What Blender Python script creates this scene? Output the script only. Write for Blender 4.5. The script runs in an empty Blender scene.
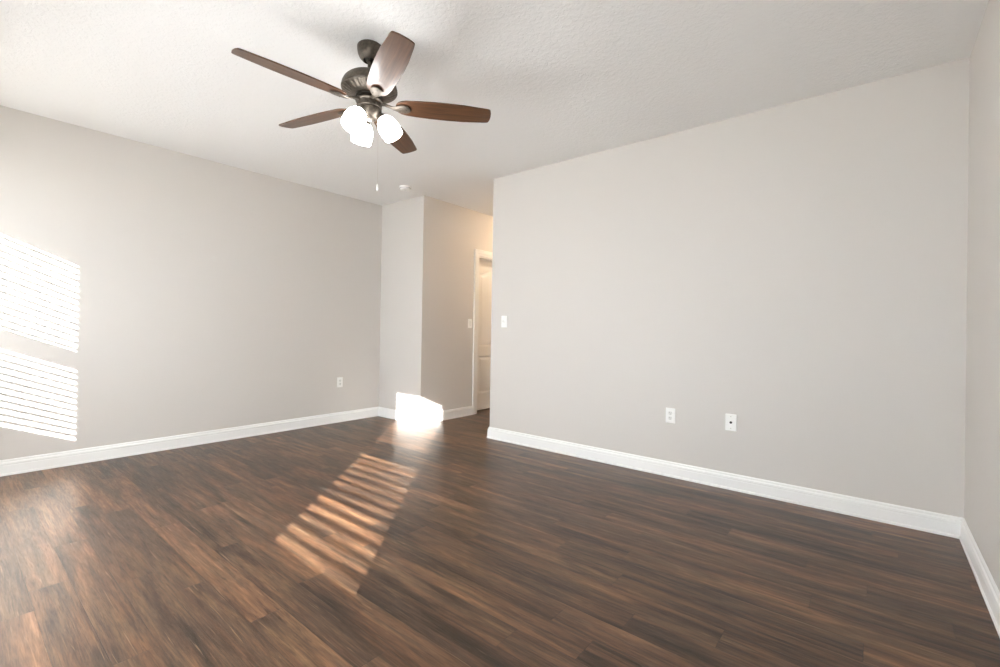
import bpy, bmesh, math, random
from mathutils import Vector, Matrix, Quaternion

random.seed(7)
scene = bpy.context.scene
C = scene.collection
PI = math.pi

# ------------------------------------------------------------------ room dimensions (metres)
H = 2.65            # ceiling height
XA = -4.847         # left wall face
YD = 3.525          # short return wall face beside the hall opening
XH = -4.059         # hall left wall face
YB = 3.578          # big wall face
XL = -3.051         # left end of the big wall
XR = 0.381          # right wall face
YW = -0.45          # window wall face (behind the camera)
YE = 6.40           # hall end wall face
SUN_DIR = Vector((-0.87, 1.0, -0.437))
SLOPE = 0.445

# ------------------------------------------------------------------ camera
CAM_H = 1.10474
f_px, yaw, pitch, roll, cy_px = 459.415, math.radians(39.3571), math.radians(0.217931), math.radians(0.918758), 328.2265
cam_data = bpy.data.cameras.new('camera')
cam = bpy.data.objects.new('camera', cam_data)
C.objects.link(cam)
scene.camera = cam
fw = Vector((-math.sin(yaw) * math.cos(pitch), math.cos(yaw) * math.cos(pitch), math.sin(pitch)))
rt0 = Vector((math.cos(yaw), math.sin(yaw), 0))
up0 = rt0.cross(fw)
rt = math.cos(roll) * rt0 + math.sin(roll) * up0
up = -math.sin(roll) * rt0 + math.cos(roll) * up0
cam.matrix_world = Matrix(((rt.x, up.x, -fw.x, 0), (rt.y, up.y, -fw.y, 0), (rt.z, up.z, -fw.z, CAM_H), (0, 0, 0, 1)))
cam_data.sensor_fit = 'HORIZONTAL'
cam_data.sensor_width = 36.0
cam_data.lens = 36.0 * f_px / 1000.0
cam_data.shift_y = -(333.5 - cy_px) / 1000.0
cam_data.clip_start = 0.02
cam_data.clip_end = 200

# ------------------------------------------------------------------ world, sun, exposure
world = bpy.data.worlds.new('sky')
scene.world = world
world.use_nodes = True
wn = world.node_tree.nodes
wl = world.node_tree.links
wn.clear()
w_out = wn.new('ShaderNodeOutputWorld')
w_bg = wn.new('ShaderNodeBackground')
w_sky = wn.new('ShaderNodeTexSky')
w_sky.sky_type = 'NISHITA'
w_sky.sun_disc = False
w_sky.sun_elevation = math.radians(19.0)
w_sky.sun_rotation = math.atan2(0.87, -1.0)
w_mix = wn.new('ShaderNodeMix')
w_mix.data_type = 'RGBA'
w_mix.inputs[0].default_value = 1.0
w_mix.inputs[7].default_value = (0.84, 0.93, 1.08, 1)
wl.new(w_sky.outputs[0], w_mix.inputs[6])
wl.new(w_mix.outputs[2], w_bg.inputs[0])
w_bg.inputs[1].default_value = 5.6
wl.new(w_bg.outputs[0], w_out.inputs[0])

sun_d = bpy.data.lights.new('sun', 'SUN')
sun_d.energy = 38.0
sun_d.angle = math.radians(0.42)
sun_d.color = (1.0, 0.965, 0.94)
sun = bpy.data.objects.new('sun', sun_d)
C.objects.link(sun)
sun.rotation_euler = SUN_DIR.to_track_quat('-Z', 'Y').to_euler()
sun.location = (3, -6, 5)

scene.view_settings.view_transform = 'Standard'
scene.view_settings.look = 'None'
scene.view_settings.gamma = 1.0
scene.view_settings.use_curve_mapping = False
scene.view_settings.exposure = 0.83
scene.cycles.use_denoising = True
scene.cycles.max_bounces = 14
scene.cycles.diffuse_bounces = 10
scene.cycles.glossy_bounces = 6
scene.cycles.transparent_max_bounces = 12
scene.cycles.sample_clamp_indirect = 12.0

SHADE_GLOW = 9.5
HALL_GLOW = 35.0


# ------------------------------------------------------------------ materials
def srgb(r, g, b):
    def f(c):
        c /= 255.0
        return c / 12.92 if c <= 0.04045 else ((c + 0.055) / 1.055) ** 2.4
    return (f(r), f(g), f(b), 1.0)


def mat(name, col, rough=0.5, metal=0.0, spec=0.5, emit=None, estr=0.0, coat=0.0):
    m = bpy.data.materials.new(name)
    m.use_nodes = True
    b = m.node_tree.nodes['Principled BSDF']
    b.inputs['Base Color'].default_value = col
    b.inputs['Roughness'].default_value = rough
    b.inputs['Metallic'].default_value = metal
    b.inputs['Specular IOR Level'].default_value = spec
    b.inputs['Coat Weight'].default_value = coat
    b.inputs['Coat Roughness'].default_value = 0.12
    if emit:
        b.inputs['Emission Color'].default_value = emit
        b.inputs['Emission Strength'].default_value = estr
    return m


class N:
    """small node-graph helper"""
    def __init__(self, m):
        self.t = m.node_tree
        self.b = m.node_tree.nodes['Principled BSDF']

    def new(self, t, **kw):
        n = self.t.nodes.new(t)
        for k, v in kw.items():
            setattr(n, k, v)
        return n

    def link(self, a, b):
        self.t.links.new(a, b)

    def setin(self, sock, v):
        if hasattr(v, 'is_output'):
            self.link(v, sock)
        else:
            sock.default_value = v

    def math(self, op, a, b=0.0, c=0.0):
        n = self.new('ShaderNodeMath', operation=op)
        self.setin(n.inputs[0], a)
        self.setin(n.inputs[1], b)
        self.setin(n.inputs[2], c)
        return n.outputs[0]

    def xyz(self, x, y, z=0.0):
        n = self.new('ShaderNodeCombineXYZ')
        for i, v in enumerate((x, y, z)):
            self.setin(n.inputs[i], v)
        return n.outputs[0]

    def noise(self, vec, scale, detail=4, rough=0.55, dist=0.0):
        n = self.new('ShaderNodeTexNoise')
        self.link(vec, n.inputs['Vector'])
        n.inputs['Scale'].default_value = scale
        n.inputs['Detail'].default_value = detail
        n.inputs['Roughness'].default_value = rough
        n.inputs['Distortion'].default_value = dist
        return n.outputs['Fac']

    def ramp(self, fac, stops):
        n = self.new('ShaderNodeValToRGB')
        e = n.color_ramp.elements
        while len(e) < len(stops):
            e.new(0.5)
        for i, (p, c) in enumerate(stops):
            e[i].position = p
            e[i].color = c if len(c) == 4 else (*c, 1)
        self.link(fac, n.inputs[0])
        return n.outputs[0]

    def mixc(self, fac, a, b, mode='MIX'):
        n = self.new('ShaderNodeMix', data_type='RGBA', blend_type=mode)
        self.setin(n.inputs[0], fac)
        self.setin(n.inputs[6], a)
        self.setin(n.inputs[7], b)
        return n.outputs[2]

    def bump(self, h, dist, strength=1.0, normal=None):
        n = self.new('ShaderNodeBump')
        n.inputs['Strength'].default_value = strength
        n.inputs['Distance'].default_value = dist
        self.link(h, n.inputs['Height'])
        if normal:
            self.link(normal, n.inputs['Normal'])
        return n.outputs[0]


def g(v):
    return (v, v, v, 1)


def make_wall_mat():
    m = mat('wall_paint', srgb(212, 207.5, 202), 0.55, spec=0.35)
    n = N(m)
    geo = n.new('ShaderNodeNewGeometry').outputs['Position']
    a = n.noise(geo, 130, 3, 0.6)
    n.link(n.bump(a, 0.0006, 0.5), n.b.inputs['Normal'])
    return m


def make_ceiling_mat():
    m = mat('ceiling_texture_paint', srgb(235, 234, 232), 0.8, spec=0.2)
    n = N(m)
    geo = n.new('ShaderNodeNewGeometry').outputs['Position']
    a = n.noise(geo, 42, 4, 0.6, 0.5)
    r = n.ramp(a, [(0.42, g(0)), (0.60, g(1))])
    n.link(n.bump(r, 0.003, 0.4), n.b.inputs['Normal'])
    return m


def make_floor_mat():
    m = mat('laminate_planks', g(0.1), 0.3, spec=0.42)
    n = N(m)
    PW, PL = 0.125, 1.22
    pos = n.new('ShaderNodeNewGeometry').outputs['Position']
    sep = n.new('ShaderNodeSeparateXYZ')
    n.link(pos, sep.inputs[0])
    x, y = sep.outputs[0], sep.outputs[1]
    ry = n.math('DIVIDE', n.math('ADD', y, 0.006), PW)
    row = n.math('FLOOR', ry)
    fy = n.math('FRACT', ry)
    wn1 = n.new('ShaderNodeTexWhiteNoise', noise_dimensions='1D')
    n.link(row, wn1.inputs['W'])
    rx = n.math('ADD', n.math('DIVIDE', x, PL), n.math('MULTIPLY', wn1.outputs['Value'], 7.0))
    col = n.math('FLOOR', rx)
    fx = n.math('FRACT', rx)
    wn2 = n.new('ShaderNodeTexWhiteNoise', noise_dimensions='2D')
    n.link(n.xyz(row, col), wn2.inputs['Vector'])
    pid = wn2.outputs['Value']
    seps = n.new('ShaderNodeSeparateColor')
    n.link(wn2.outputs['Color'], seps.inputs[0])
    pid2 = seps.outputs[1]
    off = n.math('MULTIPLY', pid, 37.0)
    # streaky tone inside a plank: broad smoky bands, narrow streaks, hair-fine grain
    v1 = n.xyz(x, n.math('MULTIPLY', y, 9.0), off)
    broad = n.noise(v1, 1.9, 6, 0.62, 0.35)
    v2 = n.xyz(x, n.math('MULTIPLY', y, 11.0), n.math('ADD', off, 11.0))
    hue = n.noise(v2, 1.7, 5, 0.6, 0.3)
    v3 = n.xyz(x, n.math('MULTIPLY', y, 24.0), off)
    grain = n.noise(v3, 3.6, 9, 0.74, 0.6)
    v5 = n.xyz(n.math('MULTIPLY', x, 2.0), n.math('MULTIPLY', y, 40.0), off)
    hair = n.noise(v5, 3.4, 4, 0.6, 1.6)
    v4 = n.xyz(x, n.math('MULTIPLY', y, 11.0), off)
    fleck = n.noise(v4, 4.6, 4, 0.55, 0.6)
    tone = n.math('ADD', n.math('MULTIPLY', broad, 0.66), n.math('MULTIPLY', pid, 0.10))
    tone = n.math('ADD', tone, n.math('MULTIPLY', grain, 0.34))
    c1 = n.ramp(tone, [(0.43, srgb(48, 36, 28)), (0.53, srgb(77, 58, 44)),
                       (0.62, srgb(99, 75, 55)), (0.72, srgb(132, 102, 75))])
    c2 = n.ramp(tone, [(0.43, srgb(51, 36, 26)), (0.53, srgb(87, 62, 45)),
                       (0.62, srgb(112, 80, 57)), (0.72, srgb(144, 106, 76))])
    hm = n.ramp(n.math('ADD', hue, n.math('MULTIPLY', n.math('SUBTRACT', pid2, 0.5), 0.14)),
                [(0.42, g(0)), (0.56, g(1))])
    base = n.mixc(hm, c1, c2)
    dark = n.ramp(fleck, [(0.28, g(0.62)), (0.40, g(1))])
    base = n.mixc(1.0, base, dark, 'MULTIPLY')
    fine = n.ramp(hair, [(0.36, g(0.74)), (0.52, g(1.0)), (0.68, g(1.18))])
    base = n.mixc(1.0, base, fine, 'MULTIPLY')
    v6 = n.xyz(n.math('MULTIPLY', x, 1.1), n.math('MULTIPLY', y, 34.0), n.math('ADD', off, 5.0))
    scr = n.ramp(n.noise(v6, 3.4, 3, 0.5, 1.0), [(0.66, g(0)), (0.72, g(0.55))])
    base = n.mixc(scr, base, srgb(150, 124, 98))
    # seams
    ey = n.math('MULTIPLY', n.math('MINIMUM', fy, n.math('SUBTRACT', 1.0, fy)), PW)
    ex = n.math('MULTIPLY', n.math('MINIMUM', fx, n.math('SUBTRACT', 1.0, fx)), PL)
    ed = n.math('MINIMUM', ey, ex)
    seam = n.ramp(n.math('MULTIPLY', ed, 300.0), [(0.15, g(0.55)), (0.6, g(1))])
    base = n.mixc(1.0, base, seam, 'MULTIPLY')
    n.link(base, n.b.inputs['Base Color'])
    rr = n.ramp(hair, [(0.3, g(0.40)), (0.7, g(0.28))])
    n.link(rr, n.b.inputs['Roughness'])
    hb = n.bump(hair, 0.0012, 0.7)
    hb2 = n.bump(seam, 0.0010, 0.6, hb)
    n.link(hb2, n.b.inputs['Normal'])
    return m


def make_blade_mat():
    m = mat('fan_blade_wood', g(0.1), 0.33, spec=0.5, coat=0.25)
    n = N(m)
    tc = n.new('ShaderNodeTexCoord').outputs['Object']
    sep = n.new('ShaderNodeSeparateXYZ')
    n.link(tc, sep.inputs[0])
    v = n.xyz(sep.outputs[0], n.math('MULTIPLY', sep.outputs[1], 22.0), sep.outputs[2])
    a = n.noise(v, 3.2, 6, 0.62, 0.7)
    c = n.ramp(a, [(0.35, srgb(68, 45, 30)), (0.5, srgb(88, 59, 39)), (0.68, srgb(106, 73, 49))])
    n.link(c, n.b.inputs['Base Color'])
    return m


def make_bronze():
    m = mat('brushed_bronze', srgb(122, 114, 103), 0.42, metal=0.6)
    n = N(m)
    tc = n.new('ShaderNodeTexCoord').outputs['Object']
    a = n.noise(tc, 60, 4, 0.6)
    c = n.ramp(a, [(0.35, srgb(74, 67, 59)), (0.7, srgb(100, 92, 82))])
    n.link(c, n.b.inputs['Base Color'])
    return m


M_WALL = make_wall_mat()
M_CEIL = make_ceiling_mat()
M_FLOOR = make_floor_mat()
M_TRIM = mat('white_trim_paint', srgb(243, 243, 241), 0.35)
M_DOOR = mat('white_door_paint', srgb(238, 236, 231), 0.4)
M_PLATE = mat('white_plastic', srgb(246, 246, 243), 0.35)
M_PLATE2 = mat('white_switch_plastic', srgb(232, 232, 228), 0.3)
M_SLOT = mat('dark_slot', srgb(40, 38, 36), 0.6)
M_BRASS = mat('brass_screw', srgb(190, 186, 176), 0.3, metal=1.0)
M_BLADE = make_blade_mat()
M_BRONZE = make_bronze()
M_BRONZE_D = mat('dark_bronze', srgb(62, 57, 51), 0.4, metal=0.8)
M_CHAIN = mat('pale_chain', srgb(205, 200, 190), 0.3, metal=0.6)
M_SHADE = mat('lit_frosted_glass', srgb(250, 248, 242), 0.4, emit=(0.98, 0.97, 0.96, 1), estr=SHADE_GLOW)
M_BULB = mat('lit_bulb', srgb(255, 250, 240), 0.4, emit=(1.0, 0.92, 0.80, 1), estr=SHADE_GLOW * 1.5)
M_HALL = mat('lit_hall_glass', srgb(255, 240, 215), 0.4, emit=(1.0, 0.72, 0.46, 1), estr=HALL_GLOW)
M_BLIND = mat('white_blind_slat', srgb(188, 187, 184), 0.5)
M_NICKEL = mat('satin_nickel', srgb(180, 176, 168), 0.3, metal=1.0)
M_GROUND = mat('pale_bounce_ground', srgb(200, 198, 194), 0.9)


def make_glass():
    m = bpy.data.materials.new('window_glass')
    m.use_nodes = True
    t = m.node_tree
    t.nodes.clear()
    o = t.nodes.new('ShaderNodeOutputMaterial')
    mx = t.nodes.new('ShaderNodeMixShader')
    tr = t.nodes.new('ShaderNodeBsdfTransparent')
    tr.inputs[0].default_value = (0.96, 0.97, 0.96, 1)
    gl = t.nodes.new('ShaderNodeBsdfGlossy')
    gl.inputs['Roughness'].default_value = 0.02
    mx.inputs[0].default_value = 0.07
    t.links.new(tr.outputs[0], mx.inputs[1])
    t.links.new(gl.outputs[0], mx.inputs[2])
    t.links.new(mx.outputs[0], o.inputs[0])
    return m


M_GLASS = make_glass()
M_FILL_FABRIC = bpy.data.materials.new('fill_light_fabric')  # diffuser cloth of the added middle blind, lets soft fill light through
M_FILL_FABRIC.use_nodes = True
_t = M_FILL_FABRIC.node_tree
_t.nodes.clear()
_o = _t.nodes.new('ShaderNodeOutputMaterial')
_m = _t.nodes.new('ShaderNodeMixShader')
_a = _t.nodes.new('ShaderNodeBsdfDiffuse')
_a.inputs[0].default_value = (0.85, 0.85, 0.85, 1)
_b = _t.nodes.new('ShaderNodeBsdfTranslucent')
_b.inputs[0].default_value = (0.88, 0.90, 0.93, 1)
_m.inputs[0].default_value = 0.72
_t.links.new(_a.outputs[0], _m.inputs[1])
_t.links.new(_b.outputs[0], _m.inputs[2])
_t.links.new(_m.outputs[0], _o.inputs[0])


# ------------------------------------------------------------------ mesh helpers
def obj(name, bm, m, parent=None, smooth=None, bevel=0.0):
    me = bpy.data.meshes.new(name)
    bmesh.ops.remove_doubles(bm, verts=bm.verts, dist=1e-6)
    bmesh.ops.recalc_face_normals(bm, faces=bm.faces)
    bm.to_mesh(me)
    bm.free()
    me.materials.append(m)
    o = bpy.data.objects.new(name, me)
    C.objects.link(o)
    if parent:
        o.parent = parent
    if smooth is not None:
        for p in me.polygons:
            p.use_smooth = True
        if smooth < 180:
            me.set_sharp_from_angle(angle=math.radians(smooth))
    if bevel:
        b = o.modifiers.new('bevel', 'BEVEL')
        b.width = bevel
        b.segments = 2
        b.limit_method = 'ANGLE'
        b.angle_limit = math.radians(40)
    return o


def empty(name, loc, rotz=0.0, rot=None):
    o = bpy.data.objects.new(name, None)
    o.empty_display_size = 0.1
    C.objects.link(o)
    o.location = loc
    o.rotation_euler = rot if rot else (0, 0, rotz)
    return o


def thing(o, label, cat, group=None):
    o['label'] = label
    o['category'] = cat
    if group:
        o['group'] = group
    return o


def structure(o, label, cat):
    o['kind'] = 'structure'
    o['label'] = label
    o['category'] = cat
    return o


def box(bm, x0, x1, y0, y1, z0, z1):
    vs = [bm.verts.new((x, y, z)) for x in (x0, x1) for y in (y0, y1) for z in (z0, z1)]
    for f in ((0, 1, 3, 2), (4, 6, 7, 5), (0, 4, 5, 1), (2, 3, 7, 6), (0, 2, 6, 4), (1, 5, 7, 3)):
        bm.faces.new([vs[i] for i in f])
    return vs


def boxes(*bs):
    bm = bmesh.new()
    for b in bs:
        vs = [bm.verts.new((x, y, z)) for x in b[0:2] for y in b[2:4] for z in b[4:6]]
        for f in ((0, 1, 3, 2), (4, 6, 7, 5), (0, 4, 5, 1), (2, 3, 7, 6), (0, 2, 6, 4), (1, 5, 7, 3)):
            bm.faces.new([vs[i] for i in f])
    return bm


def lathe(bm, prof, seg=48, M=None, flute=None, cap=True):
    """prof: list of (r, z); M: Matrix applied; flute(r, z, i, a) -> r"""
    rings = []
    for k, (r, z) in enumerate(prof):
        if r < 1e-6:
            v = bm.verts.new((0, 0, z))
            rings.append([v])
        else:
            ring = []
            for i in range(seg):
                a = 2 * PI * i / seg
                rr = flute(r, z, k, a) if flute else r
                ring.append(bm.verts.new((rr * math.cos(a), rr * math.sin(a), z)))
            rings.append(ring)
    for a, b in zip(rings[:-1], rings[1:]):
        if len(a) == 1 and len(b) == 1:
            continue
        for i in range(seg):
            j = (i + 1) % seg
            if len(a) == 1:
                bm.faces.new((a[0], b[i], b[j]))
            elif len(b) == 1:
                bm.faces.new((a[i], a[j], b[0]))
            else:
                bm.faces.new((a[i], a[j], b[j], b[i]))
    if cap:
        for r in (rings[0], rings[-1]):
            if len(r) > 1:
                bm.faces.new(r)
    if M is not None:
        vs = [v for r in rings for v in r]
        bmesh.ops.transform(bm, matrix=M, verts=vs)
    return bm


def tube(bm, pts, radii, seg=12):
    """tube through points with a radius per point"""
    rings = []
    for i, p in enumerate(pts):
        p = Vector(p)
        a = Vector(pts[max(0, i - 1)])
        b = Vector(pts[min(len(pts) - 1, i + 1)])
        d = (b - a).normalized()
        s = d.cross(Vector((0, 0, 1)))
        if s.length < 1e-3:
            s = Vector((1, 0, 0))
        s.normalize()
        t = s.cross(d).normalized()
        rings.append([bm.verts.new(p + (s * math.cos(2 * PI * k / seg) + t * math.sin(2 * PI * k / seg)) * radii[i]) for k in range(seg)])
    for a, b in zip(rings[:-1], rings[1:]):
        for k in range(seg):
            j = (k + 1) % seg
            bm.faces.new((a[k], a[j], b[j], b[k]))
    bm.faces.new(rings[0])
    bm.faces.new(rings[-1])
    return bm


# ------------------------------------------------------------------ room shell
WX0, WX1 = -1.04, -0.18     # reveal of the window nearer the right wall
GX0, GX1 = -0.980, -0.195
V2X = -3.557                 # shift from window 1 to window 2
WZ0, WZ1 = 0.632, 2.155
windows_x = [(WX0, WX1 + 0.04), (WX0 + V2X, WX1 + 0.04 + V2X)]

structure(obj('floor', boxes((XA - 0.15, XR + 0.15, YW - 0.15, YE + 0.12, -0.10, 0.0)), M_FLOOR),
          'dark brown wood-look plank floor crossed by a slatted sun patch', 'floor')
structure(obj('ceiling', boxes((XA - 0.15, XR + 0.15, YW - 0.15, YE + 0.12, H, H + 0.12)), M_CEIL),
          'off-white ceiling with a fine knockdown texture', 'ceiling')
structure(obj('wall_left', boxes((XA - 0.15, XA, YW - 0.15, YE, 0, H)), M_WALL),
          'long light greige wall on the left with blind-striped sunlight', 'wall')
structure(obj('wall_return', boxes((XA, XH - 0.12, YD, YD + 0.12, 0, H), (XH - 0.12, XH, YD, YD + 0.12, 0, H)), M_WALL, bevel=0.0),
          'narrow greige wall facing the camera left of the hall opening', 'wall')
DY0, DY1, DH = 4.485, 5.27, 2.07   # door opening in the hall wall
structure(obj('wall_hall', boxes((XH - 0.12, XH, YD + 0.12, DY0, 0, H), (XH - 0.12, XH, DY1, YE, 0, H),
                                 (XH - 0.12, XH, DY0, DY1, DH, H)), M_WALL),
          'hall side wall with a doorway, warm light near its top', 'wall')
structure(obj('wall_front', boxes((XL, XR + 0.15, YB, YB + 0.12, 0, H)), M_WALL),
          'wide blank greige wall facing the camera with outlet plates', 'wall')
structure(obj('wall_right', boxes((XR, XR + 0.15, YW - 0.15, YB, 0, H)), M_WALL),
          'greige wall along the right edge of the picture', 'wall')
structure(obj('wall_hall_inner', boxes((XL, XL + 0.12, YB + 0.12, YE, 0, H)), M_WALL),
          'inner hall wall running back behind the wide blank wall', 'wall')
structure(obj('wall_hall_end', boxes((XA - 0.15, XL + 0.12, YE, YE + 0.12, 0, H)), M_WALL),
          'far end wall of the hall', 'wall')
W3 = (-3.60, -1.25)  # opening for the invented middle window, a source of fill light
W3T, W3B = 1.40, 0.30
bs = [(XA, XR, YW - 0.15, YW, 0, WZ0), (XA, XR, YW - 0.15, YW, WZ1, H)]
(a0, a1), (b0, b1) = windows_x
bs += [(XA, b0, YW - 0.15, YW, WZ0, WZ1), (b1, W3[0], YW - 0.15, YW, WZ0, WZ1), (W3[1], a0, YW - 0.15, YW, WZ0, WZ1), (a1, XR, YW - 0.15, YW, WZ0, WZ1), (W3[0], W3[1], YW - 0.15, YW, W3T, WZ1)]
bs[0:1] = [(XA, W3[0], YW - 0.15, YW, 0, WZ0), (W3[1], XR, YW - 0.15, YW, 0, WZ0), (W3[0], W3[1], YW - 0.15, YW, 0, W3B)]
structure(obj('wall_window', boxes(*bs), M_WALL), 'window wall behind the camera with two windows and an added fill-light opening', 'wall')
structure(obj('ground', boxes((-30, 30, -40, YW - 0.5, -0.4, -0.25)), M_GROUND), 'unseen pale ground added outside the windows to bounce daylight', 'ground')  # unseen ground, added so daylight bounces up to the ceiling


# baseboards: (offset from wall, height) profile
BP = [(0, 0), (0.020, 0), (0.020, 0.012), (0.0155, 0.016), (0.0150, 0.070), (0.0135, 0.075), (0.0155, 0.082),
      (0.0135, 0.092), (0.0085, 0.097), (0.0085, 0.102), (0.0075, 0.108), (0.0035, 0.113), (0, 0.114)]


def baseboard(name, p0, p1, nrm, m0, m1, label):
    """m0/m1: -1 inside corner (shorten), +1 outside corner (extend), 0 square"""
    bm = bmesh.new()
    a, b, nn = Vector((*p0, 0)), Vector((*p1, 0)), Vector((*nrm, 0))
    d = (b - a).normalized()
    r0, r1 = [], []
    for off, z in BP:
        r0.append(bm.verts.new(a + nn * off - d * m0 * off + Vector((0, 0, z))))
        r1.append(bm.verts.new(b + nn * off + d * m1 * off + Vector((0, 0, z))))
    for i in range(len(BP) - 1):
        bm.faces.new((r0[i], r0[i + 1], r1[i + 1], r1[i]))
    bm.faces.new(r0)
    bm.faces.new(r1)
    bm.faces.new((r0[0], r1[0], r1[-1], r0[-1]))
    return structure(obj(name, bm, M_TRIM), label, 'baseboard')


CAS = 0.085
baseboard('baseboard_left', (XA, YW), (XA, YD), (1, 0), -1, -1, 'white baseboard along the long left wall')
baseboard('baseboard_return', (XA, YD), (XH, YD), (0, -1), -1, 1, 'short white baseboard under the narrow wall by the hall')
baseboard('baseboard_hall', (XH, YD), (XH, DY0 - CAS), (1, 0), 1, 0, 'white baseboard in the hall up to the door casing')
baseboard('baseboard_hall_far', (XH, DY1 + CAS), (XH, YE), (1, 0), 0, -1, 'white baseboard in the hall beyond the door')
baseboard('baseboard_front', (XL, YB), (XR, YB), (0, -1), 1, -1, 'white baseboard along the wide blank wall')
baseboard('baseboard_hall_inner', (XL, YB), (XL, YE), (-1, 0), 1, -1, 'white baseboard wrapping into the hall at the wall end')
baseboard('baseboard_hall_end', (XH, YE), (XL, YE), (0, -1), -1, -1, 'white baseboard at the far end of the hall')
baseboard('baseboard_right', (XR, YW), (XR, YB), (-1, 0), -1, -1, 'white baseboard along the right wall')
baseboard('baseboard_window', (XA, YW), (XR, YW), (0, 1), -1, -1, 'white baseboard under the windows')

# ------------------------------------------------------------------ hall door: casing, jamb, slab
door = structure(empty('door_1', (XH, DY0, 0)), 'white two-panel hall door with an arched top panel, in a white casing', 'door')


def sweep_casing():
    bm = bmesh.new()
    prof = [(0.0, 0.0), (0.0, 0.009), (0.006, 0.012), (0.030, 0.013), (0.036, 0.016), (0.070, 0.017), (0.080, 0.019), (CAS, 0.017), (CAS, 0.0)]
    W = DY1 - DY0
    rings = []
    for (cyy, cz, sy, sz) in ((0, 0, -1, 0), (0, DH, -1, 1), (W, DH, 1, 1), (W, 0, 1, 0)):
        rings.append([bm.verts.new((dpt, cyy + sy * u, cz + sz * u)) for u, dpt in prof])
    for a, b in zip(rings[:-1], rings[1:]):
        for i in range(len(prof) - 1):
            bm.faces.new((a[i], a[i + 1], b[i + 1], b[i]))
        bm.faces.new((a[0], a[-1], b[-1], b[0]))
    bm.faces.new(rings[0])
    bm.faces.new(rings[-1])
    return bm


W = DY1 - DY0
obj('door_casing', sweep_casing(), M_TRIM, door)
JT = 0.014
obj('door_jamb', boxes((-0.12, 0.0, 0.0, JT, 0, DH), (-0.12, 0.0, W - JT, W, 0, DH), (-0.12, 0.0, JT, W - JT, DH - JT, DH),
                       (-0.080, -0.067, JT, JT + 0.012, 0, DH - JT), (-0.080, -0.067, W - JT - 0.012, W - JT, 0, DH - JT),
                       (-0.080, -0.067, JT, W - JT, DH - JT - 0.012, DH - JT)), M_TRIM, door)


def outline(y0, y1, z0, zs, arch, i, nseg=20):
    a, b, lo, hi = y0 + i, y1 - i, z0 + i, zs - i
    pts = [(a, lo), (b, lo), (b, hi)]
    mid, hw = (a + b) / 2, (b - a) / 2
    if arch > 0:
        for k in range(1, nseg):
            y = b - (b - a) * k / nseg
            t = abs(y - mid) / hw
            pts.append((y, hi + arch * (0.5 + 0.5 * math.cos(PI * min(1.0, t)))))
    pts.append((a, hi))
    return pts


def door_slab():
    bm = bmesh.new()
    y0, y1, z0, z1 = JT + 0.003, W - JT - 0.003, 0.020, DH - JT - 0.003
    xf, xb = -0.082, -0.117
    st = 0.105
    py0, py1 = y0 + st, y1 - st
    lo = (0.245, 0.745, 0.0)
    hi = (0.885, 1.86, 0.075)
    # frame faces at the front, cut into pieces around the two panels
    def quad(a, b, c, d):
        bm.faces.new([bm.verts.new((xf, *p)) for p in (a, b, c, d)])
    quad((y0, z0), (py0, z0), (py0, z1), (y0, z1))
    quad((py1, z0), (y1, z0), (y1, z1), (py1, z1))
    quad((py0, z0), (py1, z0), (py1, lo[0]), (py0, lo[0]))
    quad((py0, lo[1]), (py1, lo[1]), (py1, hi[0]), (py0, hi[0]))
    top = outline(py0, py1, hi[0], hi[1], hi[2], 0)[2:]
    for a, b in zip(top[:-1], top[1:]):
        quad((a[0], a[1]), (b[0], b[1]), (b[0], z1), (a[0], z1))
    for zz0, zz1, ar in (lo, hi):
        prev = None
        for ins, dep in ((0, 0), (0.006, -0.007), (0.016, -0.009), (0.026, -0.009), (0.050, -0.002)):
            ring = [bm.verts.new((xf + dep, y, z)) for y, z in outline(py0, py1, zz0, zz1, ar, ins)]
            if prev:
                for k in range(len(ring)):
                    j = (k + 1) % len(ring)
                    bm.faces.new((prev[k], prev[j], ring[j], ring[k]))
            prev = ring
        bm.faces.new(prev)
    # edges and back
    for p in (((xf, y0, z0), (xf, y0, z1), (xb, y0, z1), (xb, y0, z0)), ((xf, y1, z0), (xf, y1, z1), (xb, y1, z1), (xb, y1, z0)),
              ((xf, y0, z1), (xf, y1, z1), (xb, y1, z1), (xb, y0, z1)), ((xf, y0, z0), (xf, y1, z0), (xb, y1, z0), (xb, y0, z0)),
              ((xb, y0, z0), (xb, y1, z0), (xb, y1, z1), (xb, y0, z1))):
        bm.faces.new([bm.verts.new(q) for q in p])
    return bm


slab = obj('door_panel', door_slab(), M_DOOR, door)
kb = bmesh.new()
lathe(kb, [(0.028, 0), (0.030, 0.004), (0.026, 0.008), (0.011, 0.010), (0.011, 0.030), (0.022, 0.038), (0.028, 0.050), (0.024, 0.060), (0.012, 0.066), (0, 0.067)],
      24, Matrix.Translation((-0.082, W - JT - 0.07, 0.96)) @ Matrix.Rotation(PI / 2, 4, 'Y'))
obj('door_knob', kb, M_NICKEL, slab, smooth=50)

# ------------------------------------------------------------------ windows behind the camera
ZR0, ZR1 = 1.285, 1.404    # meeting rail band at the glass plane


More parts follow.
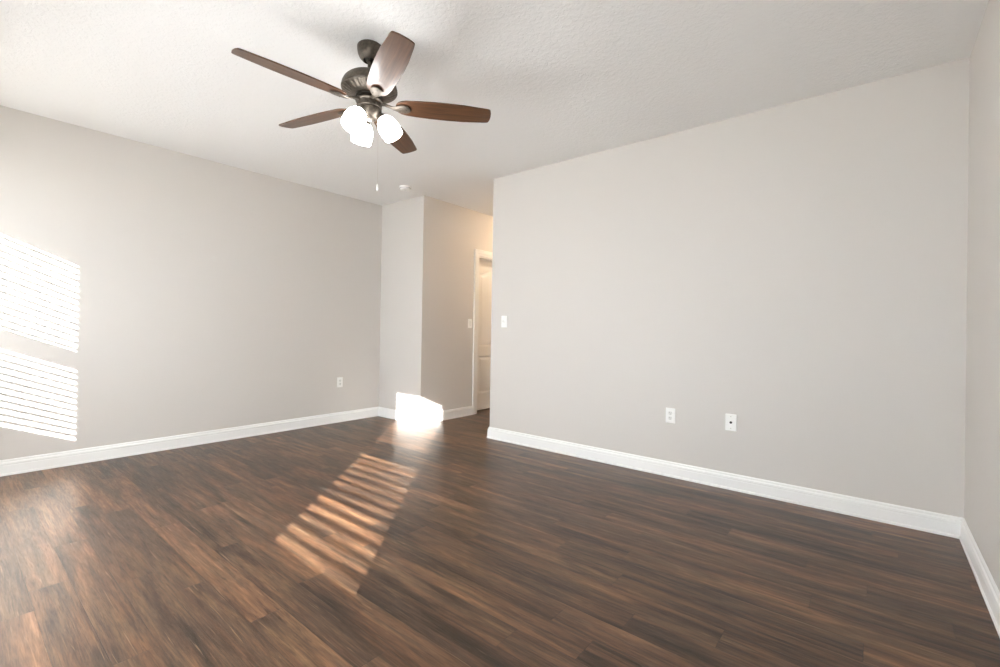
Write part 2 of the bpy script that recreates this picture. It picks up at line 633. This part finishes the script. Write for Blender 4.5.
def make_window(idx, dx, side):
    x0, x1 = WX0 + dx, WX1 + 0.04 + dx
    w = structure(empty('window_%d' % idx, ((x0 + x1) / 2, YW, WZ0)), 'white sash window in the wall behind the camera, ' + side, 'window')
    cx = (x0 + x1) / 2
    L = lambda x: x - cx
    ya, yb = -0.125, -0.060
    g0, g1 = GX0 + dx, GX1 + dx
    zz = lambda z: z - WZ0
    gz0, gz1 = 0.697, 2.102
    fr = obj('window_frame', boxes((L(x0), L(g0), ya, yb, 0, WZ1 - WZ0), (L(g1), L(x1), ya, yb, 0, WZ1 - WZ0),
                                   (L(g0), L(g1), ya, yb, 0, zz(gz0)), (L(g0), L(g1), ya, yb, zz(gz1), WZ1 - WZ0),
                                   (L(g0), L(g1), ya, yb, zz(ZR0), zz(ZR1))), M_TRIM, w)
    obj('pane', boxes((L(g0), L(g1), -0.096, -0.092, zz(gz0), zz(ZR0))), M_GLASS, w)
    obj('pane', boxes((L(g0), L(g1), -0.096, -0.092, zz(ZR1), zz(gz1))), M_GLASS, w)
    obj('window_sill', boxes((L(x0) - 0.03, L(x1) + 0.03, 0.0, 0.022, -0.02, 0.0), (L(x0), L(x1), -0.06, 0.0, 0.0, 0.006)), M_TRIM, w, bevel=0.003)
    return w


make_window(1, 0.0, 'nearer the right wall')
make_window(2, V2X, 'nearer the left wall')


w3 = structure(empty('window_3', ((W3[0] + W3[1]) / 2, YW, W3B)), 'wide window added behind the camera for soft fill light, between the two blinds', 'window')  # invented window, added only to bring soft fill light into the room
h3 = (W3[1] - W3[0]) / 2
HZ = W3T - W3B
obj('window_frame', boxes((-h3, -h3 + 0.05, -0.125, -0.075, 0, HZ), (h3 - 0.05, h3, -0.125, -0.075, 0, HZ), (-h3 + 0.05, h3 - 0.05, -0.125, -0.075, 0, 0.05),
                          (-h3 + 0.05, h3 - 0.05, -0.125, -0.075, HZ - 0.05, HZ), (-0.025, 0.025, -0.125, -0.075, 0.05, HZ - 0.05)), M_TRIM, w3)
obj('pane', boxes((-h3 + 0.05, -0.025, -0.102, -0.098, 0.05, HZ - 0.05)), M_GLASS, w3)
obj('pane', boxes((0.025, h3 - 0.05, -0.102, -0.098, 0.05, HZ - 0.05)), M_GLASS, w3)
obj('window_sill', boxes((-h3 - 0.03, h3 + 0.03, 0.0, 0.022, -0.02, 0.0)), M_TRIM, w3, bevel=0.003)
rs = thing(empty('fill_diffuser_blind', ((W3[0] + W3[1]) / 2, YW - 0.03, W3B)), 'closed pleated fabric blind added to diffuse fill light at the invented middle window', 'blind')  # unseen blind added to spread sun and sky into even fill light
obj('headrail', boxes((-h3 + 0.002, h3 - 0.002, -0.03, 0.02, HZ - 0.05, HZ - 0.001)), M_BLIND, rs)
obj('bottom_rail', boxes((-h3 + 0.002, h3 - 0.002, -0.012, 0.012, 0.001, 0.022)), M_BLIND, rs)
fbm = bmesh.new()
prev = None
npl = 40
for k in range(npl + 1):
    zz_ = 0.022 + (HZ - 0.072) * k / npl
    yy_ = 0.008 if k % 2 else -0.008
    cur = (fbm.verts.new((-h3 + 0.002, yy_, zz_)), fbm.verts.new((h3 - 0.002, yy_, zz_)))
    if prev:
        fbm.faces.new((prev[0], prev[1], cur[1], cur[0]))
    prev = cur
obj('fill_diffuser_fabric', fbm, M_FILL_FABRIC, rs)


def make_blind(dx, label):
    x0, x1 = WX0 + dx + 0.006, WX1 + 0.04 + dx - 0.006
    cx = (x0 + x1) / 2
    hw = (x1 - x0) / 2
    b = thing(empty('window_blind', (cx, YW - 0.028, WZ0 + 0.008)), label, 'blind', 'slatted window blinds')
    hgt = WZ1 - WZ0 - 0.008
    obj('headrail', boxes((-hw, hw, -0.025, 0.022, hgt - 0.045, hgt)), M_BLIND, b)
    obj('bottom_rail', boxes((-hw, hw, -0.022, 0.022, 0.0, 0.016)), M_BLIND, b, bevel=0.003)
    cb = bmesh.new()
    for cxx in (-hw * 0.7, hw * 0.7):
        for yy in (-0.024, 0.024):
            tube(cb, [(cxx, yy, 0.01), (cxx, yy, hgt - 0.02)], [0.0007, 0.0007], 6)
    obj('ladder_cord', cb, M_BLIND, b)
    sb = boxes((-hw, hw, -0.0255, 0.0255, -0.0014, 0.0014))
    first = obj('slat', sb, M_BLIND, b)
    pitch_z = 0.0485
    k = 0
    z = 0.040
    while z < hgt - 0.055:
        s = first if k == 0 else first.copy()
        if k:
            C.objects.link(s)
            s.parent = b
        s.location = (0, 0, z)
        s.rotation_euler = (math.radians(-0.5), 0, 0)
        z += pitch_z
        k += 1
    return b


make_blind(0.0, 'white horizontal-slat window blind behind the camera, nearer the right wall')
make_blind(V2X, 'white horizontal-slat window blind behind the camera, nearer the left wall')


# ------------------------------------------------------------------ wall plates
def plate_bm(w=0.072, h=0.116, t=0.006):
    """plate in local XZ, facing -Y, back at y=0"""
    bm = bmesh.new()
    def ring(ww, hh, y, rad):
        pts = []
        for sx, sz, a0 in ((1, 1, 0), (-1, 1, 90), (-1, -1, 180), (1, -1, 270)):
            for k in range(4):
                a = math.radians(a0 + k * 30)
                pts.append(bm.verts.new((sx * (ww / 2 - rad) + rad * math.cos(a), y, sz * (hh / 2 - rad) + rad * math.sin(a))))
        return pts
    rs = [ring(w, h, 0, 0.004), ring(w, h, -t * 0.45, 0.004), ring(w - 0.006, h - 0.006, -t, 0.003)]
    for a, b in zip(rs[:-1], rs[1:]):
        for k in range(len(a)):
            j = (k + 1) % len(a)
            bm.faces.new((a[k], a[j], b[j], b[k]))
    bm.faces.new(rs[0])
    bm.faces.new(rs[-1])
    return bm


def screw(parent, x, z, m=M_PLATE2, t=0.006):
    bm = bmesh.new()
    lathe(bm, [(0.0, 0.0), (0.0032, 0.0), (0.003, 0.0012), (0, 0.0016)], 12, Matrix.Translation((x, -t, z)) @ Matrix.Rotation(PI / 2, 4, 'X'), cap=False)
    obj('screw', bm, m, parent)


def facing(wall):
    return {'front': 0.0, 'left': PI / 2}[wall]   # -Y, or +X


def duplex_outlet(loc, rz, label):
    t = thing(empty('wall_outlet', loc, rz), label, 'outlet', 'duplex wall outlets')
    obj('cover_plate', plate_bm(), M_PLATE, t)
    for s in (-1, 1):
        bm = bmesh.new()
        pts = []
        for k in range(28):
            a = 2 * PI * k / 28
            pts.append((0.0172 * math.cos(a), max(-0.0135, min(0.0135, 0.0172 * math.sin(a)))))
        r0 = [bm.verts.new((x, -0.005, s * 0.0195 + z)) for x, z in pts]
        r1 = [bm.verts.new((x * 0.96, -0.0078, s * 0.0195 + z * 0.96)) for x, z in pts]
        for k in range(28):
            j = (k + 1) % 28
            bm.faces.new((r0[k], r0[j], r1[j], r1[k]))
        bm.faces.new(r1)
        rc = obj('receptacle', bm, M_PLATE2, t)
        zc = s * 0.0195
        sl = boxes((-0.0075, -0.0055, -0.0084, -0.0076, zc - 0.0005, zc + 0.0075), (0.0055, 0.0075, -0.0084, -0.0076, zc + 0.0005, zc + 0.0070),
                   (-0.0022, 0.0022, -0.0084, -0.0076, zc - 0.0100, zc - 0.0060))
        obj('slots', sl, M_SLOT, rc)
    screw(t, 0, 0)
    return t


duplex_outlet((-1.222, YB, 0.467), 0, 'white duplex outlet low on the wide blank wall, left of the pair')
duplex_outlet((XA, 2.973, 0.464), PI / 2, 'small white duplex outlet low on the long left wall')

cx_ = thing(empty('cable_outlet', (-0.795, YB, 0.474), 0), 'white cable jack plate with dark centre hole, low on the wide blank wall', 'cable outlet')
obj('cover_plate', plate_bm(0.074, 0.118), M_PLATE, cx_)
bm = bmesh.new()
lathe(bm, [(0.0085, 0), (0.0085, 0.003), (0.0062, 0.0035), (0.0062, 0.008), (0.0040, 0.008), (0.0040, 0.004), (0, 0.004)], 18,
      Matrix.Translation((0, -0.0055, 0)) @ Matrix.Rotation(PI / 2, 4, 'X'), cap=False)
obj('cable_jack', bm, M_SLOT, cx_, smooth=40)
screw(cx_, 0, 0.042, M_BRASS)
screw(cx_, 0, -0.042, M_BRASS)

sw = thing(empty('light_switch', (-2.880, YB, 1.189), 0), 'white toggle light switch near the left end of the wide blank wall', 'light switch')
obj('cover_plate', plate_bm(), M_PLATE, sw)
bm = boxes((-0.0052, 0.0052, -0.0064, -0.0058, -0.012, 0.012))
obj('toggle_slot', bm, M_PLATE2, sw)
bm = bmesh.new()
vs = []
for (y, z, hx) in ((-0.006, -0.006, 0.0042), (-0.006, 0.008, 0.0042), (-0.019, 0.013, 0.0034), (-0.020, 0.006, 0.0034)):
    vs.append((bm.verts.new((-hx, y, z)), bm.verts.new((hx, y, z))))
for i in range(4):
    j = (i + 1) % 4
    bm.faces.new((vs[i][0], vs[i][1], vs[j][1], vs[j][0]))
bm.faces.new([v[0] for v in vs])
bm.faces.new([v[1] for v in vs])
obj('toggle', bm, M_PLATE2, sw, bevel=0.0008)
screw(sw, 0, 0.030)
screw(sw, 0, -0.030)

sw2 = thing(empty('light_switch', (XH, 4.334, 1.182), PI / 2), 'white rocker light switch on the hall wall beside the door casing', 'light switch')
obj('cover_plate', plate_bm(), M_PLATE, sw2)
bm = bmesh.new()
a = [bm.verts.new(p) for p in ((-0.0165, -0.006, -0.033), (0.0165, -0.006, -0.033), (0.0165, -0.006, 0.033), (-0.0165, -0.006, 0.033))]
b = [bm.verts.new(p) for p in ((-0.0155, -0.0085, -0.032), (0.0155, -0.0085, -0.032), (0.0155, -0.0065, 0.0), (-0.0155, -0.0065, 0.0), (-0.0155, -0.0105, 0.032), (0.0155, -0.0105, 0.032))]
bm.faces.new((b[0], b[1], b[2], b[3]))
bm.faces.new((b[3], b[2], b[5], b[4]))
bm.faces.new((a[0], a[1], b[1], b[0]))
bm.faces.new((a[3], a[2], b[5], b[4]))
bm.faces.new((a[0], b[0], b[3], b[4], a[3]))
bm.faces.new((a[1], b[1], b[2], b[5], a[2]))
obj('rocker', bm, M_PLATE2, sw2)

# ------------------------------------------------------------------ smoke detector
sd = thing(empty('smoke_detector', (-3.995, 3.205, H)), 'round white smoke detector on the ceiling near the hall opening', 'smoke detector')
bm = bmesh.new()
lathe(bm, [(0.066, 0.0), (0.068, -0.004), (0.067, -0.010), (0.0, -0.010)], 40, cap=False)
obj('mounting_base', bm, M_PLATE, sd, smooth=40)
bm = bmesh.new()
lathe(bm, [(0.057, -0.010), (0.061, -0.014), (0.061, -0.026), (0.055, -0.034), (0.044, -0.037), (0.018, -0.038), (0, -0.038)], 40, cap=False)
dome = obj('detector_cover', bm, M_PLATE, sd, smooth=40)
bm = bmesh.new()
for k in range(24):
    a = 2 * PI * k / 24
    m4 = Matrix.Rotation(a, 4, 'Z')
    vs = box(bm, 0.0605, 0.0618, -0.004, 0.004, -0.023, -0.017)
    bmesh.ops.transform(bm, matrix=m4, verts=vs)
obj('vent_slots', bm, M_SLOT, dome)
bm = bmesh.new()
lathe(bm, [(0.009, -0.037), (0.009, -0.0400), (0.007, -0.041), (0, -0.041)], 18, cap=False)
obj('test_button', bm, M_PLATE2, dome, smooth=40)

# ------------------------------------------------------------------ hall ceiling lamp (out of sight round the corner)
hl = thing(empty('hall_ceiling_lamp', (-3.45, 5.20, H)), 'small round ceiling lamp with warm glass, hidden in the hall', 'ceiling lamp')
bm = bmesh.new()
lathe(bm, [(0.0, 0), (0.150, 0.0), (0.155, -0.012), (0.150, -0.022), (0, -0.022)], 40, cap=False)
obj('lamp_base', bm, M_BRONZE, hl, smooth=40)
bm = bmesh.new()
lathe(bm, [(0.140, -0.022), (0.138, -0.045), (0.120, -0.070), (0.085, -0.090), (0.04, -0.100), (0, -0.102)], 40, cap=False)
obj('lamp_glass', bm, M_HALL, hl, smooth=60)

# ------------------------------------------------------------------ ceiling fan
FX, FY = -2.169, 1.481
fan = thing(empty('ceiling_fan', (FX, FY, H)), 'five-blade bronze ceiling fan with wooden blades and three lit glass shades', 'ceiling fan')
Z = lambda z: z - H


def part(name, prof, m, parent=fan, seg=56, smooth=35, **kw):
    bm = bmesh.new()
    lathe(bm, [(r, Z(z)) for r, z in prof], seg, **kw)
    return obj(name, bm, m, parent, smooth=smooth)


canopy = part('canopy', [(0, 2.650), (0.066, 2.650), (0.069, 2.646), (0.069, 2.640), (0.0685, 2.626), (0.065, 2.607), (0.058, 2.590), (0.048, 2.578), (0.041, 2.573),
                         (0.037, 2.570), (0.034, 2.571), (0.031, 2.578), (0.022, 2.588), (0, 2.590)], M_BRONZE, cap=False)
part('hanger_ball', [(0, 2.600), (0.020, 2.594), (0.026, 2.582), (0.022, 2.570), (0.013, 2.563), (0, 2.561)], M_BRONZE_D, canopy, cap=False)
part('downrod', [(0.0125, 2.575), (0.0125, 2.500), (0.020, 2.498), (0.024, 2.490), (0.026, 2.482)], M_BRONZE)


def fl(r, z, k, a):
    if 2.384 < z + H < 2.4035:
        return r * (1.0 - 0.060 * (0.5 + 0.5 * math.cos(a * 28)))
    return r


motor = part('motor_housing', [(0, 2.490), (0.030, 2.490), (0.060, 2.488), (0.095, 2.482), (0.120, 2.470), (0.136, 2.454), (0.146, 2.434), (0.150, 2.416), (0.150, 2.409),
                               (0.147, 2.405), (0.141, 2.4045), (0.138, 2.402), (0.128, 2.395), (0.116, 2.389), (0.106, 2.385), (0.100, 2.383), (0.092, 2.381),
                               (0.080, 2.377), (0.0, 2.377)], M_BRONZE, seg=168, smooth=35, flute=fl, cap=False)
part('flywheel', [(0.072, 2.378), (0.074, 2.374), (0.074, 2.368), (0.066, 2.364), (0.066, 2.350)], M_BRONZE_D)
switch = part('switch_housing', [(0.0, 2.352), (0.071, 2.352), (0.074, 2.349), (0.074, 2.344), (0.069, 2.341), (0.067, 2.338), (0.067, 2.312), (0.064, 2.308),
                                 (0.064, 2.304), (0.067, 2.300), (0.064, 2.284), (0.057, 2.268), (0.045, 2.256), (0.024, 2.249), (0, 2.247)], M_BRONZE, smooth=30, cap=False)

# blades
BZ = 2.331
TH0 = -1.654
PITCH = -0.2268
outl = [(0.142, 0.000), (0.143, 0.014), (0.148, 0.028), (0.158, 0.041), (0.175, 0.051), (0.200, 0.058), (0.260, 0.064), (0.340, 0.0685), (0.430, 0.070),
        (0.520, 0.0675), (0.590, 0.061), (0.640, 0.0565), (0.656, 0.0540), (0.664, 0.0510), (0.6685, 0.0430), (0.673, 0.022), (0.674, 0.0)]


def blade_bm():
    bm = bmesh.new()
    pts = [(r, w) for r, w in outl] + [(r, -w) for r, w in reversed(outl[1:-1])]
    T = 0.0035
    top = [bm.verts.new((r, w, T)) for r, w in pts]
    bot = [bm.verts.new((r, w, -T)) for r, w in pts]
    bm.faces.new(top)
    bm.faces.new(list(reversed(bot)))
    for i in range(len(pts)):
        j = (i + 1) % len(pts)
        bm.faces.new((top[i], bot[i], bot[j], top[j]))
    return bm


def iron_bm():
    """cast arm below the blade: local frame of the blade (pitched); widens to an oval plate"""
    st = [(0.058, 0.016, 0.012, 0.006), (0.080, 0.0125, 0.010, 0.007), (0.105, 0.0105, 0.001, 0.007), (0.128, 0.013, -0.008, 0.006), (0.145, 0.020, -0.0105, 0.005),
          (0.162, 0.029, -0.011, 0.005), (0.186, 0.033, -0.011, 0.005), (0.207, 0.029, -0.011, 0.0045), (0.220, 0.016, -0.0105, 0.004), (0.2255, 0.005, -0.010, 0.003)]
    bm = bmesh.new()
    rings = []
    for r, w, z, t in st:
        ring = []
        for k in range(12):
            a = 2 * PI * k / 12
            ring.append(bm.verts.new((r, w * math.cos(a), z + t * math.sin(a) * (1.0 if math.sin(a) < 0 else 0.8))))
        rings.append(ring)
    for a, b in zip(rings[:-1], rings[1:]):
        for k in range(12):
            j = (k + 1) % 12
            bm.faces.new((a[k], a[j], b[j], b[k]))
    bm.faces.new(rings[0])
    bm.faces.new(rings[-1])
    return bm


b0 = obj('blade', blade_bm(), M_BLADE, fan, bevel=0.0012)
i0 = obj('blade_arm', iron_bm(), M_BRONZE, b0, smooth=60)
scr = []
for r, w in ((0.165, 0.014), (0.165, -0.014), (0.200, 0.0)):
    sbm = bmesh.new()
    lathe(sbm, [(0.0, -0.0168), (0.003, -0.0166), (0.0042, -0.0150), (0.0042, -0.0140)], 10, Matrix.Translation((r, w, 0)), cap=False)
    scr.append(obj('blade_screw', sbm, M_BRONZE_D, b0))
for k in range(5):
    if k == 0:
        bb = b0
    else:
        bb = b0.copy()
        C.objects.link(bb)
        bb.parent = fan
        for src in (i0, *scr):
            ii = src.copy()
            C.objects.link(ii)
            ii.parent = bb
    a = TH0 + k * 2 * PI / 5
    q = Matrix.Rotation(a, 4, 'Z') @ Matrix.Rotation(PITCH, 4, 'X')
    bb.rotation_mode = 'XYZ'
    bb.rotation_euler = q.to_euler()
    bb.location = (0, 0, Z(BZ))

# lamp shades
SP = [(0.019, 0.000), (0.024, 0.003), (0.034, 0.011), (0.044, 0.024), (0.0515, 0.041), (0.0560, 0.060), (0.0575, 0.078), (0.0570, 0.096), (0.0550, 0.112), (0.0535, 0.122)]
YAW = math.radians(39.357)
for az in (5, 125, 245):
    a = YAW + math.radians(az)
    out = Vector((math.cos(a), math.sin(a), 0))
    tilt = math.radians(33)
    ax = (out * math.sin(tilt) + Vector((0, 0, -1)) * math.cos(tilt)).normalized()
    base = out * 0.070 + Vector((0, 0, Z(2.265)))
    R = ax.to_track_quat('Z', 'Y').to_matrix().to_4x4()
    Mx = Matrix.Translation(base) @ R
    bm = bmesh.new()
    inner = [(r - 0.003, t) for r, t in reversed(SP)]
    lathe(bm, SP + inner, 40, Mx, cap=False)
    sh = obj('lamp_shade', bm, M_SHADE, fan, smooth=60)
    bm = bmesh.new()
    lathe(bm, [(0.0, -0.020), (0.012, -0.018), (0.020, -0.010), (0.026, -0.002), (0.029, 0.008), (0.031, 0.011), (0.028, 0.011), (0.0, 0.000)], 28, Mx, cap=False)
    obj('fitter_cup', bm, M_BRONZE, sh, smooth=40)
    bm = bmesh.new()
    tube(bm, [out * 0.030 + Vector((0, 0, Z(2.280))), out * 0.052 + Vector((0, 0, Z(2.284))), base - ax * 0.012], [0.010, 0.010, 0.010], 14)
    obj('lamp_arm', bm, M_BRONZE, sh, smooth=60)
    bm = bmesh.new()
    lathe(bm, [(0, 0.004), (0.012, 0.006), (0.012, 0.024), (0.016, 0.036), (0.026, 0.058), (0.027, 0.072), (0.022, 0.086), (0.012, 0.094), (0, 0.096)], 20, Mx, cap=False)
    obj('bulb', bm, M_BULB, sh, smooth=60)

# pull chain
pc = Vector((math.cos(YAW), math.sin(YAW), 0)) * 0.046
bm = bmesh.new()
z = 2.300
n = 0
tube(bm, [pc * 1.12 + Vector((0, 0, Z(2.296))), pc * 1.12 + Vector((0, 0, Z(1.898)))], [0.0004, 0.0004], 6)
while z > 1.898:
    lathe(bm, [(0, 0.0010), (0.0008, 0.0005), (0.0008, -0.0005), (0, -0.0010)], 6, Matrix.Translation(pc * 1.12 + Vector((0, 0, Z(z)))), cap=False)
    z -= 0.0042
ch = obj('pull_chain', bm, M_CHAIN, fan)
bm = bmesh.new()
lathe(bm, [(0, 0.006), (0.0025, 0.004), (0.0040, -0.004), (0.0055, -0.018), (0.0058, -0.026), (0.004, -0.032), (0, -0.034)], 14,
      Matrix.Translation(pc * 1.12 + Vector((0, 0, Z(1.888)))), cap=False)
obj('pull_knob', bm, M_PLATE, ch, smooth=60)
